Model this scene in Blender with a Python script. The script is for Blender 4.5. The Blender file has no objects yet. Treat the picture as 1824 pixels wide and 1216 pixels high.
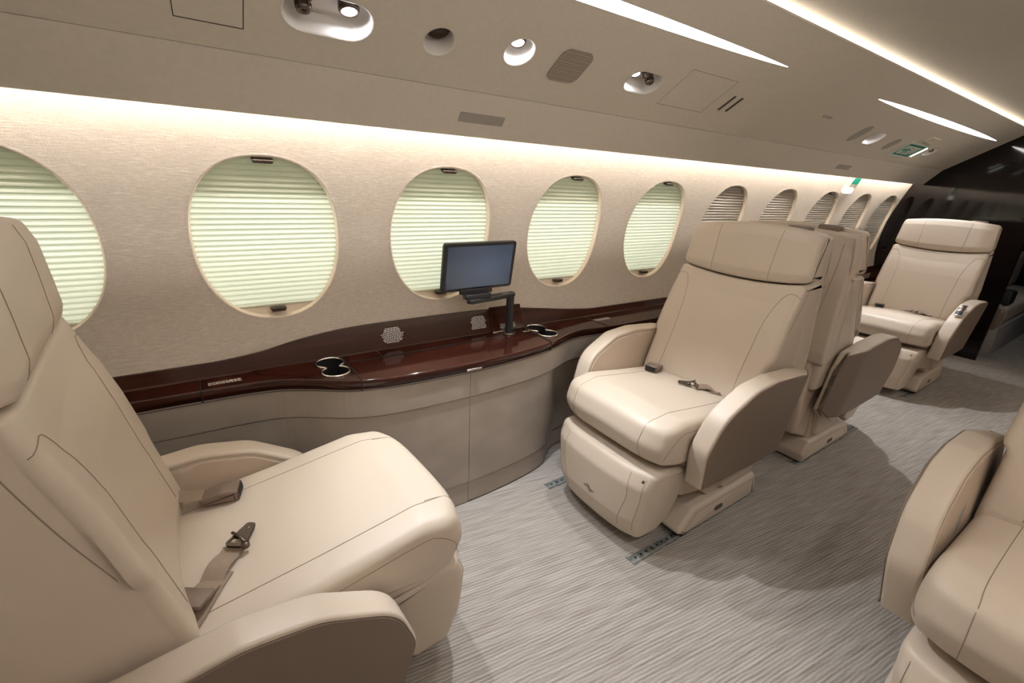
import bpy, bmesh, math, random
from mathutils import Vector, Matrix
from mathutils.geometry import delaunay_2d_cdt
from mathutils.bvhtree import BVHTree
random.seed(4)
C = bpy.context.scene.collection
PI = math.pi

# ------------------------------------------------------------------ materials
def mat(name, col, rough=0.5, metal=0.0, spec=0.5, coat=0.0, emit=None, estr=0.0, trans=0.0):
    m = bpy.data.materials.new(name); m.use_nodes = True
    b = m.node_tree.nodes['Principled BSDF']
    b.inputs['Base Color'].default_value = (*col, 1)
    b.inputs['Roughness'].default_value = rough
    b.inputs['Metallic'].default_value = metal
    b.inputs['Specular IOR Level'].default_value = spec
    b.inputs['Coat Weight'].default_value = coat
    b.inputs['Coat Roughness'].default_value = 0.03
    if emit:
        b.inputs['Emission Color'].default_value = (*emit, 1)
        b.inputs['Emission Strength'].default_value = estr
    return m

def nd(m, typ, **kw):
    n = m.node_tree.nodes.new(typ)
    for k, v in kw.items():
        if k in n.inputs: n.inputs[k].default_value = v
        else: setattr(n, k, v)
    return n
def lk(m, a, b): m.node_tree.links.new(a, b)

def coords(m, scale, rot=(0, 0, 0)):
    tc = nd(m, 'ShaderNodeTexCoord'); mp = nd(m, 'ShaderNodeMapping')
    mp.inputs['Scale'].default_value = scale; mp.inputs['Rotation'].default_value = rot
    lk(m, tc.outputs['Object'], mp.inputs['Vector'])
    return mp.outputs['Vector']

def ramp_col(m, fac, c0, c1, p0=0.3, p1=0.7):
    r = nd(m, 'ShaderNodeValToRGB')
    r.color_ramp.elements[0].position = p0; r.color_ramp.elements[0].color = (*c0, 1)
    r.color_ramp.elements[1].position = p1; r.color_ramp.elements[1].color = (*c1, 1)
    lk(m, fac, r.inputs['Fac'])
    return r.outputs['Color']

def bump(m, h, strength, dist):
    b = nd(m, 'ShaderNodeBump', Strength=strength, Distance=dist)
    lk(m, h, b.inputs['Height'])
    lk(m, b.outputs['Normal'], m.node_tree.nodes['Principled BSDF'].inputs['Normal'])

def noisy(name, c0, c1, scale, rough, bstr=0.1, bdist=0.001, detail=4, **kw):
    m = mat(name, c0, rough, **kw)
    n = nd(m, 'ShaderNodeTexNoise', Scale=1.0, Detail=detail)
    lk(m, coords(m, scale if isinstance(scale, tuple) else (scale,)*3), n.inputs['Vector'])
    lk(m, ramp_col(m, n.outputs['Fac'], c0, c1), m.node_tree.nodes['Principled BSDF'].inputs['Base Color'])
    if bstr: bump(m, n.outputs['Fac'], bstr, bdist)
    return m

def leather(name, col, rough=0.42):
    m = mat(name, col, rough, spec=0.45)
    v = coords(m, (1, 1, 1))
    vo = nd(m, 'ShaderNodeTexVoronoi', Scale=900.0); lk(m, v, vo.inputs['Vector'])
    n = nd(m, 'ShaderNodeTexNoise', Scale=7.0, Detail=2.0); lk(m, v, n.inputs['Vector'])
    mx = nd(m, 'ShaderNodeMath', operation='MULTIPLY_ADD'); mx.inputs[1].default_value = 0.12
    lk(m, vo.outputs['Distance'], mx.inputs[0]); lk(m, n.outputs['Fac'], mx.inputs[2])
    bump(m, mx.outputs[0], 0.25, 0.004)
    return m

LEA = leather('cream_leather', (0.575, 0.485, 0.39))
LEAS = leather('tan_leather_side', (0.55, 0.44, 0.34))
SEAM = mat('seam_thread', (0.30, 0.225, 0.165), 0.7)
TAUPE = leather('taupe_leather_panel', (0.20, 0.145, 0.108), 0.5)
VAL = noisy('valance_suede', (0.60, 0.55, 0.475), (0.63, 0.58, 0.50), 60, 0.85, 0.05, spec=0.25)
CEIL = noisy('ceiling_suede', (0.46, 0.43, 0.375), (0.49, 0.455, 0.395), 60, 0.9, 0.05, spec=0.2)
CAB = noisy('cabinet_suede', (0.34, 0.295, 0.25), (0.42, 0.365, 0.31), (5, 5, 7), 0.8, 0.06, 0.002, spec=0.3)
BRONZE = mat('bronze_metal', (0.16, 0.125, 0.105), 0.32, 0.9)
DBRONZE = mat('dark_bronze', (0.075, 0.055, 0.045), 0.38, 0.7)
CHROME = mat('satin_chrome', (0.75, 0.70, 0.66), 0.18, 1.0)
BLACKP = mat('black_plastic', (0.022, 0.022, 0.024), 0.42)
BLACKM = mat('matte_black_inside', (0.008, 0.008, 0.009), 0.6)
WELL = mat('recess_cream_paint', (0.74, 0.70, 0.66), 0.5)
PAINT = mat('sill_paint', (0.72, 0.62, 0.50), 0.5)
BELT = noisy('belt_webbing', (0.25, 0.18, 0.13), (0.32, 0.24, 0.17), (400, 400, 400), 0.6, 0.3, 0.001)
BUCK = mat('buckle_plastic', (0.20, 0.14, 0.105), 0.35)
TRIMG = mat('grey_grille', (0.34, 0.31, 0.28), 0.6)
WHITE = mat('white_print', (0.78, 0.76, 0.75), 0.6)
GREEN = mat('sign_green', (0.0, 0.24, 0.17), 0.5)
SIGNW = mat('sign_face', (0.62, 0.66, 0.58), 0.5)
IVORY = mat('ivory_plastic', (0.66, 0.61, 0.46), 0.5)
TRACK = noisy('worn_track_metal', (0.06, 0.065, 0.06), (0.28, 0.30, 0.28), 40, 0.5, 0.3, 0.002)
BLIND2 = mat('silver_blind', (0.46, 0.42, 0.36), 0.30, 0.35)
LED = mat('led_strip', (1, 1, 1), emit=(1.0, 0.96, 0.92), estr=33.0)
LEDC = mat('led_strip_ceiling', (1, 1, 1), emit=(1.0, 0.93, 0.84), estr=6.5)
DIFF = mat('light_diffuser', (0.9, 0.9, 0.9), emit=(1.0, 0.95, 0.92), estr=6.5)
DIFFR = mat('fill_light_diffuser', (0.9, 0.9, 0.9), emit=(1.0, 0.95, 0.90), estr=14.0)  # boosted emission, fills the left wall and seat backs from out of view
LENS = mat('lamp_lens', (1, 1, 1), emit=(0.90, 0.93, 1.0), estr=30.0)
MARKL = mat('marker_lamp', (1, 1, 1), emit=(1.0, 0.98, 0.88), estr=0.9)
GREYL = mat('grey_label', (0.33, 0.31, 0.30), 0.6)
SEAML = mat('panel_gap', (0.045, 0.036, 0.03), 0.8)
SEAMW = mat('wood_gap', (0.006, 0.004, 0.003), 0.6)

# glossy mahogany
WOOD = mat('glossy_mahogany', (0.05, 0.012, 0.006), 0.08, spec=0.38, coat=0.05)
n = nd(WOOD, 'ShaderNodeTexNoise', Scale=1.0, Detail=6.0, Distortion=0.4)
lk(WOOD, coords(WOOD, (1.6, 30, 30)), n.inputs['Vector'])
lk(WOOD, ramp_col(WOOD, n.outputs['Fac'], (0.022, 0.006, 0.004), (0.050, 0.014, 0.008), 0.25, 0.80), WOOD.node_tree.nodes['Principled BSDF'].inputs['Base Color'])
DWOOD = mat('bulkhead_black_gloss', (0.006, 0.003, 0.003), 0.07, spec=0.5, coat=0.12)

# woven wall fabric
FAB = mat('woven_wall_fabric', (0.55, 0.46, 0.37), 0.8, spec=0.3)
v1 = nd(FAB, 'ShaderNodeTexNoise', Scale=1.0, Detail=5.0, Roughness=0.65); lk(FAB, coords(FAB, (38, 38, 560)), v1.inputs['Vector'])
v2 = nd(FAB, 'ShaderNodeTexNoise', Scale=1.0, Detail=5.0, Roughness=0.65); lk(FAB, coords(FAB, (420, 60, 60)), v2.inputs['Vector'])
mx = nd(FAB, 'ShaderNodeMath', operation='MAXIMUM'); lk(FAB, v1.outputs['Fac'], mx.inputs[0]); sb_ = nd(FAB, 'ShaderNodeMath', operation='SUBTRACT'); sb_.inputs[1].default_value = 0.07; lk(FAB, v2.outputs['Fac'], sb_.inputs[0]); lk(FAB, sb_.outputs[0], mx.inputs[1])
lk(FAB, ramp_col(FAB, mx.outputs[0], (0.49, 0.43, 0.365), (0.76, 0.69, 0.60), 0.46, 0.80), FAB.node_tree.nodes['Principled BSDF'].inputs['Base Color'])
bump(FAB, mx.outputs[0], 0.8, 0.002)

# ribbed carpet, ribs a few degrees off the aisle
CARP = mat('ribbed_carpet', (0.4, 0.35, 0.3), 0.95, spec=0.1)
w = coords(CARP, (1, 1, 1), (0, 0, math.radians(8)))
dn = nd(CARP, 'ShaderNodeTexNoise', Scale=9.0, Detail=3.0); lk(CARP, w, dn.inputs['Vector'])
ml = nd(CARP, 'ShaderNodeVectorMath', operation='MULTIPLY_ADD'); ml.inputs[1].default_value = (0.0, 0.012, 0.0)
lk(CARP, dn.outputs['Color'], ml.inputs[0]); lk(CARP, w, ml.inputs[2])
wv = nd(CARP, 'ShaderNodeTexWave', wave_type='BANDS', bands_direction='Y', Scale=30.0, Distortion=1.6, Detail=3.0)
wv.inputs['Detail Scale'].default_value = 2.0
lk(CARP, ml.outputs[0], wv.inputs['Vector'])
sn = nd(CARP, 'ShaderNodeTexNoise', Scale=1.0, Detail=4.0)
mp = nd(CARP, 'ShaderNodeMapping'); mp.inputs['Scale'].default_value = (6, 130, 1); lk(CARP, w, mp.inputs['Vector']); lk(CARP, mp.outputs['Vector'], sn.inputs['Vector'])
fn_ = nd(CARP, 'ShaderNodeTexNoise', Scale=420.0, Detail=2.0); lk(CARP, w, fn_.inputs['Vector'])
a1 = nd(CARP, 'ShaderNodeMath', operation='MULTIPLY_ADD'); a1.inputs[1].default_value = 0.20; lk(CARP, wv.outputs['Fac'], a1.inputs[0])
a2 = nd(CARP, 'ShaderNodeMath', operation='MULTIPLY_ADD'); a2.inputs[1].default_value = 0.75; lk(CARP, sn.outputs['Fac'], a2.inputs[0])
a3 = nd(CARP, 'ShaderNodeMath', operation='MULTIPLY'); a3.inputs[1].default_value = 0.22; lk(CARP, fn_.outputs['Fac'], a3.inputs[0])
lk(CARP, a3.outputs[0], a2.inputs[2]); lk(CARP, a2.outputs[0], a1.inputs[2])
lk(CARP, ramp_col(CARP, a1.outputs[0], (0.245, 0.213, 0.180), (0.45, 0.415, 0.378), 0.40, 0.76), CARP.node_tree.nodes['Principled BSDF'].inputs['Base Color'])
bump(CARP, a1.outputs[0], 0.6, 0.004)

# pleated shade lit from behind by daylight
BLIND = bpy.data.materials.new('pleated_shade_fabric'); BLIND.use_nodes = True
nt = BLIND.node_tree; nt.nodes.clear()
out = nt.nodes.new('ShaderNodeOutputMaterial'); mixs = nt.nodes.new('ShaderNodeMixShader')
dif = nt.nodes.new('ShaderNodeBsdfDiffuse'); tr = nt.nodes.new('ShaderNodeBsdfTranslucent')
dif.inputs['Color'].default_value = (0.70, 0.70, 0.60, 1); tr.inputs['Color'].default_value = (0.68, 0.69, 0.56, 1)
mixs.inputs[0].default_value = 0.5
nt.links.new(dif.outputs[0], mixs.inputs[1]); nt.links.new(tr.outputs[0], mixs.inputs[2]); nt.links.new(mixs.outputs[0], out.inputs[0])

SCREEN = mat('grey_screen', (0.02, 0.025, 0.035), 0.12, emit=(0.14, 0.20, 0.32), estr=0.08)  # emission strongest near the centre, fading outwards
tc = nd(SCREEN, 'ShaderNodeTexCoord'); gr = nd(SCREEN, 'ShaderNodeTexGradient', gradient_type='SPHERICAL')
mp = nd(SCREEN, 'ShaderNodeMapping'); mp.inputs['Scale'].default_value = (4.2, 1, 6.5); mp.inputs['Location'].default_value = (-0.2, 0, 0)
lk(SCREEN, tc.outputs['Object'], mp.inputs['Vector']); lk(SCREEN, mp.outputs['Vector'], gr.inputs['Vector'])
lk(SCREEN, ramp_col(SCREEN, gr.outputs['Fac'], (0.10, 0.13, 0.18), (0.28, 0.38, 0.56), 0.0, 0.9), SCREEN.node_tree.nodes['Principled BSDF'].inputs['Emission Color'])

# grille with punched holes
GRILLE = mat('perforated_grille', (0.30, 0.25, 0.20), 0.6)
vo = nd(GRILLE, 'ShaderNodeTexVoronoi', Scale=260.0, Randomness=0.0); lk(GRILLE, coords(GRILLE, (1, 1, 1)), vo.inputs['Vector'])
lk(GRILLE, ramp_col(GRILLE, vo.outputs['Distance'], (0.10, 0.085, 0.07), (0.40, 0.335, 0.265), 0.38, 0.46), GRILLE.node_tree.nodes['Principled BSDF'].inputs['Base Color'])

# ------------------------------------------------------------------ helpers
def link(name, verts, faces, m, parent=None, smooth=True):
    me = bpy.data.meshes.new(name); me.from_pydata([tuple(v) for v in verts], [], faces)
    bm = bmesh.new(); bm.from_mesh(me); bmesh.ops.recalc_face_normals(bm, faces=bm.faces); bm.to_mesh(me); bm.free()
    if smooth: me.polygons.foreach_set('use_smooth', [True] * len(me.polygons))
    me.materials.append(m)
    o = bpy.data.objects.new(name, me); C.objects.link(o)
    if parent: o.parent = parent
    return o

def sharp(o, ang=35):
    me = o.data
    bm = bmesh.new(); bm.from_mesh(me)
    for e in bm.edges:
        if len(e.link_faces) == 2 and e.calc_face_angle(0) > math.radians(ang): e.smooth = False
    bm.to_mesh(me); bm.free()
    return o

class MB:
    def __init__(s): s.v = []; s.f = []
    def add(s, v, f):
        o = len(s.v); s.v += [Vector(p) for p in v]; s.f += [tuple(i + o for i in q) for q in f]; return s
    def box(s, x0, x1, y0, y1, z0, z1, bev=0.0, seg=2, M=None):
        bm = bmesh.new(); bmesh.ops.create_cube(bm, size=1)
        for v in bm.verts:
            v.co = Vector(((x0+x1)/2 + v.co.x*(x1-x0), (y0+y1)/2 + v.co.y*(y1-y0), (z0+z1)/2 + v.co.z*(z1-z0)))
        if bev: bmesh.ops.bevel(bm, geom=list(bm.edges), offset=bev, segments=seg, affect='EDGES', profile=0.5)
        bm.verts.index_update()
        vv = [(M @ v.co) if M else v.co.copy() for v in bm.verts]
        s.add(vv, [tuple(v.index for v in f.verts) for f in bm.faces]); bm.free(); return s
    def tube(s, pts, r, n=8, closed=False, cap=True):
        pts = [Vector(p) for p in pts]; m = len(pts); base = len(s.v)
        up = Vector((0.13, 0.21, 0.97)).normalized()
        for i, p in enumerate(pts):
            a = pts[(i-1) % m] if (closed or i > 0) else p
            b = pts[(i+1) % m] if (closed or i < m-1) else p
            t = (b - a); t = t.normalized() if t.length > 1e-9 else Vector((1, 0, 0))
            u = t.cross(up)
            if u.length < 1e-3: u = t.cross(Vector((1, 0, 0)))
            u.normalize(); w = t.cross(u)
            rr = r[i] if isinstance(r, (list, tuple)) else r
            for k in range(n):
                an = 2*PI*k/n; s.v.append(p + u*math.cos(an)*rr + w*math.sin(an)*rr)
        for i in range(m if closed else m-1):
            j = (i+1) % m
            for k in range(n):
                l = (k+1) % n; s.f.append((base+i*n+k, base+i*n+l, base+j*n+l, base+j*n+k))
        if cap and not closed:
            s.f.append(tuple(base+k for k in range(n))[::-1]); s.f.append(tuple(base+(m-1)*n+k for k in range(n)))
        return s
    def strip(s, rows, closed=False):
        base = len(s.v); n = len(rows[0])
        for r_ in rows: s.v += [Vector(p) for p in r_]
        for i in range(len(rows)-1):
            for k in range(n if closed else n-1):
                l = (k+1) % n; s.f.append((base+i*n+k, base+i*n+l, base+(i+1)*n+l, base+(i+1)*n+k))
        return s
    def cap(s, ring): s.add(ring, [tuple(range(len(ring)))]); return s
    def lathe(s, prof, n=24, M=None):
        rows = [[(r*math.cos(2*PI*k/n), r*math.sin(2*PI*k/n), z) for k in range(n)] for r, z in prof]
        if M: rows = [[M @ Vector(p) for p in r_] for r_ in rows]
        s.strip(rows, True); return s
    def build(s, name, m, parent=None, smooth=True, sh=None):
        o = link(name, s.v, s.f, m, parent, smooth)
        if sh: sharp(o, sh)
        return o

def thing(name, label, cat, loc=(0, 0, 0), rz=0, group=None):
    o = bpy.data.objects.new(name, None); C.objects.link(o); o.empty_display_size = 0.05
    o.location = loc; o.rotation_euler = (0, 0, rz); o['label'] = label; o['category'] = cat
    if group: o['group'] = group
    return o
def tag(o, label, cat, group=None):
    o['label'] = label; o['category'] = cat
    if group: o['group'] = group
    return o
def structure(o): o['kind'] = 'structure'; return o

def rpoly(pts, step=0.04, seg=6):
    """polygon with (x, z, radius) corners -> resampled outline"""
    out = []; n = len(pts)
    P = [Vector((p[0], p[1])) for p in pts]
    for i in range(n):
        p, a, b = P[i], P[i-1], P[(i+1) % n]; r = pts[i][2] if len(pts[i]) > 2 else 0
        if r <= 0: out.append(p); continue
        u = (a-p).normalized(); v = (b-p).normalized(); ang = u.angle(v)
        d = min(r/math.tan(ang/2), 0.48*min((a-p).length, (b-p).length)); 
        s, e = p+u*d, p+v*d
        for k in range(seg+1):
            t = k/seg; out.append(s*(1-t)**2 + p*2*t*(1-t) + e*t*t)
    res = []
    for i, p in enumerate(out):
        q = out[(i+1) % len(out)]; L = (q-p).length
        if L < 1e-6: continue
        k = max(1, int(math.ceil(L/step)))
        for j in range(k): res.append(p + (q-p)*(j/k))
    return res

def vnorm(o):
    n = len(o); A = sum(o[i].x*o[(i+1) % n].y - o[(i+1) % n].x*o[i].y for i in range(n)); sg = 1 if A > 0 else -1
    N = []
    for i in range(n):
        t1 = (o[i]-o[i-1]).normalized(); t2 = (o[(i+1) % n]-o[i]).normalized()
        n1 = Vector((t1.y, -t1.x))*sg; n2 = Vector((t2.y, -t2.x))*sg; m = (n1+n2)
        if m.length < 1e-6: m = n1.copy()
        m.normalize(); m /= max(0.5, m.dot(n1)); N.append(m)
    return N

def loft(outline, y0, y1, r, nmid=4, fn=None, k=5, grid=0.0):
    """side outline (x,z) swept across y with rounded rims"""
    N = vnorm(outline); sl = []
    for i in range(k+1):
        a = (1-i/k)*PI/2; sl.append((y0 + r*(1-math.sin(a)), r*(1-math.cos(a))))
    for i in range(1, nmid): sl.append((y0+r+(y1-y0-2*r)*i/nmid, 0))
    for i in range(k+1):
        a = i/k*PI/2; sl.append((y1 - r + r*math.sin(a), r*(1-math.cos(a))))
    rows = []
    for y, ins in sl:
        row = [(p.x-q.x*ins, y, p.y-q.y*ins) for p, q in zip(outline, N)]
        rows.append([Vector(fn(*p)) if fn else Vector(p) for p in row])
    mb = MB().strip(rows, True)
    if grid:
        lo = [(p.x-q.x*r, p.y-q.y*r) for p, q in zip(outline, N)]
        xs_ = [p[0] for p in lo]; zs_ = [p[1] for p in lo]
        g = [(min(xs_)+grid*(i+0.5), min(zs_)+grid*(j+0.5)) for i in range(int((max(xs_)-min(xs_))/grid)+1) for j in range(int((max(zs_)-min(zs_))/grid)+1)]
        for yy in (y0, y1):
            c_ = sheet(lo, [], lambda a, b: Vector(fn(a, yy, b)) if fn else Vector((a, yy, b)), g); mb.add(c_.v, c_.f)
        return mb
    mb.f.append(tuple(range(len(outline)))); b = (len(rows)-1)*len(outline); mb.f.append(tuple(b+i for i in range(len(outline)))[::-1])
    return mb

def bvh(mb): return BVHTree.FromPolygons([tuple(v) for v in mb.v], mb.f)
def onsurf(tree, pts, d, lift=0.0):
    """drop points on a surface along direction d"""
    res = []; d = Vector(d).normalized()
    for p in pts:
        h = tree.ray_cast(Vector(p)-d*1.0, d, 3.0)
        if h[0] is not None: res.append(h[0] + (h[1] if h[1].dot(d) < 0 else -h[1])*lift)
    return res
def bez(pts, n=24):
    """Catmull-Rom through points"""
    P = [Vector(p) for p in pts]; P = [P[0]*2-P[1]] + P + [P[-1]*2-P[-2]]; out = []
    seg = len(P)-3; m = max(2, n//seg)
    for i in range(seg):
        a, b, c, d = P[i:i+4]
        for j in range(m):
            t = j/m; out.append(0.5*((2*b)+(c-a)*t+(2*a-5*b+4*c-d)*t*t+(3*b-a-3*c+d)*t**3))
    out.append(P[-2]); return out
def interp(tab, x):
    if x <= tab[0][0]: return tab[0][1]
    for (a, b), (c, d) in zip(tab, tab[1:]):
        if x <= c:
            t = (x-a)/(c-a); return b+(d-b)*t
    return tab[-1][1]
def sinterp(tab, x):
    """smooth (Catmull-Rom) table lookup"""
    if x <= tab[0][0]: return tab[0][1]
    for i in range(len(tab)-1):
        if x <= tab[i+1][0]:
            x0, y0 = tab[i]; x1, y1 = tab[i+1]; h = x1-x0; t = (x-x0)/h
            m0 = (tab[i+1][1]-tab[i-1][1])/(tab[i+1][0]-tab[i-1][0]) if i > 0 else 0
            m1 = (tab[i+2][1]-y0)/(tab[i+2][0]-x0) if i+2 < len(tab) else 0
            return (2*t**3-3*t*t+1)*y0+(t**3-2*t*t+t)*h*m0+(-2*t**3+3*t*t)*y1+(t**3-t*t)*h*m1
    return tab[-1][1]
def inpoly(p, poly):
    c = False; n = len(poly); j = n-1
    for i in range(n):
        a, b = poly[i], poly[j]
        if (a[1] > p[1]) != (b[1] > p[1]) and p[0] < (b[0]-a[0])*(p[1]-a[1])/(b[1]-a[1])+a[0]: c = not c
        j = i
    return c
def sheet(outer, holes, fmap, grid=None):
    """2-D region with holes, triangulated and mapped to 3-D"""
    vs = []; es = []
    for loop in [outer]+holes:
        b = len(vs); vs += [Vector((p[0], p[1])) for p in loop]; es += [(b+i, b+(i+1) % len(loop)) for i in range(len(loop))]
    if grid:
        for p in grid:
            if inpoly(p, outer) and not any(inpoly(p, h) for h in holes): vs.append(Vector(p))
    r = delaunay_2d_cdt(vs, es, [], 0, 1e-6)
    V, F = r[0], r[2]; mb = MB(); fs = []
    for f in F:
        c = sum((V[i] for i in f), Vector((0, 0)))/len(f)
        if inpoly(c, outer) and not any(inpoly(c, h) for h in holes): fs.append(tuple(f))
    mb.add([fmap(p[0], p[1]) for p in V], fs); return mb
def superel(cx, cy, a, b, e=2.6, n=56):
    out = []
    for k in range(n):
        t = 2*PI*k/n; c, s = math.cos(t), math.sin(t)
        out.append((cx + a*math.copysign(abs(c)**(2/e), c), cy + b*math.copysign(abs(s)**(2/e), s)))
    return out
def stadium(cx, cy, L, r, n=10):
    """rounded slot, long axis x, total length L"""
    h = max(0.0, L/2-r); out = []
    for k in range(n+1): a = -PI/2+PI*k/n; out.append((cx+h+r*math.cos(a), cy+r*math.sin(a)))
    for k in range(n+1): a = PI/2+PI*k/n; out.append((cx-h+r*math.cos(a), cy+r*math.sin(a)))
    if h == 0: out = [(cx+r*math.cos(2*PI*k/(2*n)), cy+r*math.sin(2*PI*k/(2*n))) for k in range(2*n)]
    return out

XA, XB, XE = -1.7, 5.5, 9.0           # cabin rear, bulkhead, end of the forward cabin
MID = 0.43                            # centre line of the cabin

# ------------------------------------------------------------------ floor
fl = structure(MB().add([(XA, -1.0, 0), (XE, -1.0, 0), (XE, 1.9, 0), (XA, 1.9, 0)], [(0, 1, 2, 3)]).build('floor', CARP, smooth=False))

# ------------------------------------------------------------------ side wall with window openings
SEC = [(0.0, 1.50), (0.30, 1.60), (0.50, 1.645), (0.68, 1.690), (0.82, 1.712), (0.95, 1.712), (1.09, 1.698), (1.20, 1.672), (1.33, 1.632), (1.44, 1.592), (1.52, 1.556), (1.60, 1.51), (1.66, 1.47)]
def wy(z): return sinterp(SEC, z)
def wmap(x, z): return (x, wy(z), z)
def wnorm(z):
    d = (wy(z+0.01)-wy(z-0.01))/0.02; v = Vector((0, 1, -d)); return v.normalized()   # points outwards
WCX = [-0.455, 0.185, 0.81, 1.455, 2.10, 2.74, 3.385, 4.04, 4.68, 5.27]
WZ, WA, WB = 1.078, 0.213, 0.258
def wout(cx, d=0.0, n=64):
    o = []
    for k in range(n):
        t = 2*PI*k/n; c, s = math.cos(t), math.sin(t)
        e = 2.32 if s > 0 else 2.22
        x = (WA+d)*math.copysign(abs(c)**(2/e), c); z = (WB+d)*math.copysign(abs(s)**(2/e), s)
        x *= 1 + 0.02*(z/WB)
        o.append((cx+x, WZ+z))
    return o
holes = [wout(c, 0.012) for c in WCX]
NX = 150
top = 1.66
outer = [(XA, 0.62)] + [(XA+(XB-XA)*i/NX, 0.62) for i in range(1, NX)] + [(XB, 0.62)] + [(XB, z/10) for z in range(7, 17)] + [(XB, top)] + \
        [(XB-(XB-XA)*i/NX, top) for i in range(1, NX)] + [(XA, top)] + [(XA, z/10) for z in range(16, 6, -1)]
grid = [(XA+(XB-XA)*i/NX, 0.64+j*0.04) for i in range(1, NX) for j in range(0, 26)]
wl = structure(sheet(outer, holes, wmap, grid).build('wall_left', FAB))

def latch(mb, c, w, h, d, nrm):
    pass
for wi, cx in enumerate(WCX):
    rows = []
    # rounded lip rolling into the reveal
    prof = [(0.0125, -0.0003), (0.008, -0.0012), (0.0045, 0.0000)]
    prof2 = [(0.0045, 0.0), (0.001, 0.0030), (-0.0005, 0.007), (-0.001, 0.030)]
    for d, dep in prof:
        row = []
        for (x, z) in wout(cx, d):
            p = Vector(wmap(x, z)); row.append(p + wnorm(z)*dep)
        rows.append(row)
    w_ = structure(MB().strip(rows, True).build('window_%d' % (wi+1), FAB))
    MB().strip([[Vector(wmap(x, z)) + wnorm(z)*dep for (x, z) in wout(cx, d)] for d, dep in prof2], True).build('reveal_lining', PAINT, w_)
    if wi < 5:
        rr_ = []
        for i in range(7):
            z = WZ+WB*(0.50+0.6*i/6); p = Vector((cx, wy(z), z))+wnorm(z)*0.040
            rr_.append([p+Vector((-0.27, 0, 0)), p+Vector((0.27, 0, 0))])
        MB().strip(rr_).build('upper_dimming_sheet', BLIND, w_, smooth=False)  # unseen extra sheet added behind the shade to dim its top
    # pleated shade
    NP = 30; zb, zt = WZ-WB*0.885, WZ+WB*1.01
    mb = MB(); rr = []
    for i in range(5*NP+1):
        z = zb+(zt-zb)*(i//5 + (0, 0.12, 0.40, 0.70, 0.93)[i % 5])/NP; dep = 0.027 - (0, 0.0045, 0.0075, 0.006, 0.0025)[i % 5]
        # chord half width
        u = abs((z-WZ)/WB); e = 2.32 if z > WZ else 2.22
        hw = (WA*(1+0.02*(z-WZ)/WB))*max(0.0, 1-min(1, u)**e)**(1/e) + 0.006
        nr = wnorm(z); p0 = Vector((cx-hw, wy(z), z)) + nr*dep; p1 = Vector((cx+hw, wy(z), z)) + nr*dep
        rr.append([p0, p0.lerp(p1, 0.33), p0.lerp(p1, 0.66), p1])
    mb.strip(rr); s_ = mb.build('pleated_shade', BLIND if wi < 5 else BLIND2, w_, smooth=False)
    # sill below the shade and bottom rail
    ro = [Vector(wmap(x, z)) + wnorm(z)*0.024 for x, z in wout(cx, -0.001) if z < zb+0.012]
    if len(ro) > 2: MB().cap(ro).build('shade_rail', PAINT, w_, smooth=False)
    for nm, zc, wd, hh in (('top_latch', WZ+WB*0.965, 0.032, 0.0065), ('bottom_latch', WZ-WB*0.905, 0.026, 0.008)):
        nr = wnorm(zc); c = Vector((cx, wy(zc), zc)) + nr*0.010
        M = Matrix.Translation(c) @ Matrix.Rotation(math.atan2(nr.z, nr.y), 4, 'X')
        ou = rpoly([(-wd, hh*0.7, 0.003), (-wd*0.8, -hh, 0.004), (wd*0.8, -hh, 0.004), (wd, hh*0.7, 0.003)], 0.02, 3)
        mb = loft(ou, -0.016, 0.012, 0.003, 1); mb.v = [M @ v for v in mb.v]
        if nm == 'top_latch' and wi in (5, 6, 8, 9): continue
        mb.build(nm, DBRONZE, w_, sh=40)

# wall below ledge + right wall, aft wall
sec2 = [(wy(z/20)-0.0, z/20) for z in range(0, 34)]
MB().strip([[(XA, 2*MID-y, z) for y, z in sec2], [(XB, 2*MID-y, z) for y, z in sec2]]).build('wall_right', FAB)['kind'] = 'structure'
MB().add([(XA, -0.95, 0), (XA, 1.75, 0), (XA, 1.75, 2.0), (XA, -0.95, 2.0)], [(0, 1, 2, 3)]).build('wall_aft', FAB)['kind'] = 'structure'

# ------------------------------------------------------------------ overhead panels (valance)
CR = Vector((0, 1.41, 1.566)); UD = Vector((0, -0.8485, 0.5292)); UN = Vector((0, 0.5292, 0.8485))   # UN points up and out
TU = 0.5447
def U(x, t, up=0.0): return Vector((x, CR.y, CR.z)) + UD*t + UN*up
def tY(y): return (CR.y-y)/0.8485
LP = Vector((0, 1.515, 1.444)); LD = (CR-LP).normalized(); LN = Vector((0, LD.z, -LD.y)); LN = LN if LN.z > 0 else -LN
def L(x, s, up=0.0): return Vector((x, LP.y, LP.z)) + LD*s + LN*up
# openings in the upper panel: (kind, x, t, length, radius)
OPEN = [('pair', 0.325, tY(1.285), 0.205, 0.052), ('speaker_hole', 0.607, tY(1.283), 0.088, 0.044), ('lamp', 0.853, tY(1.262), 0.096, 0.048),
        ('pair2', 1.398, tY(1.266), 0.165, 0.046), ('lamp', 3.51, tY(1.275), 0.16, 0.05), ('nozzle', 4.57, tY(1.275), 0.15, 0.045)]
holesU = []
for kd, x, t, Ln, r in OPEN: holesU.append(stadium(x, t, Ln, r))
def lens_shape(x0, x1, tc, hw, n=40, e=0.75):
    a = []; b = []
    for k in range(n+1):
        s = k/n; x = x0+(x1-x0)*s; w = hw*(max(0.0, 1-abs(2*s-1)**2.2))**e; w = max(w, 0.0012)
        a.append((x, tc-w)); b.append((x, tc+w))
    return a + b[::-1]
STR = [(-0.36, 2.0), (2.90, 5.24)]
tS = tY(1.082)
for a, b in STR: holesU.append(lens_shape(a, b, tS, 0.0195))
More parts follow.
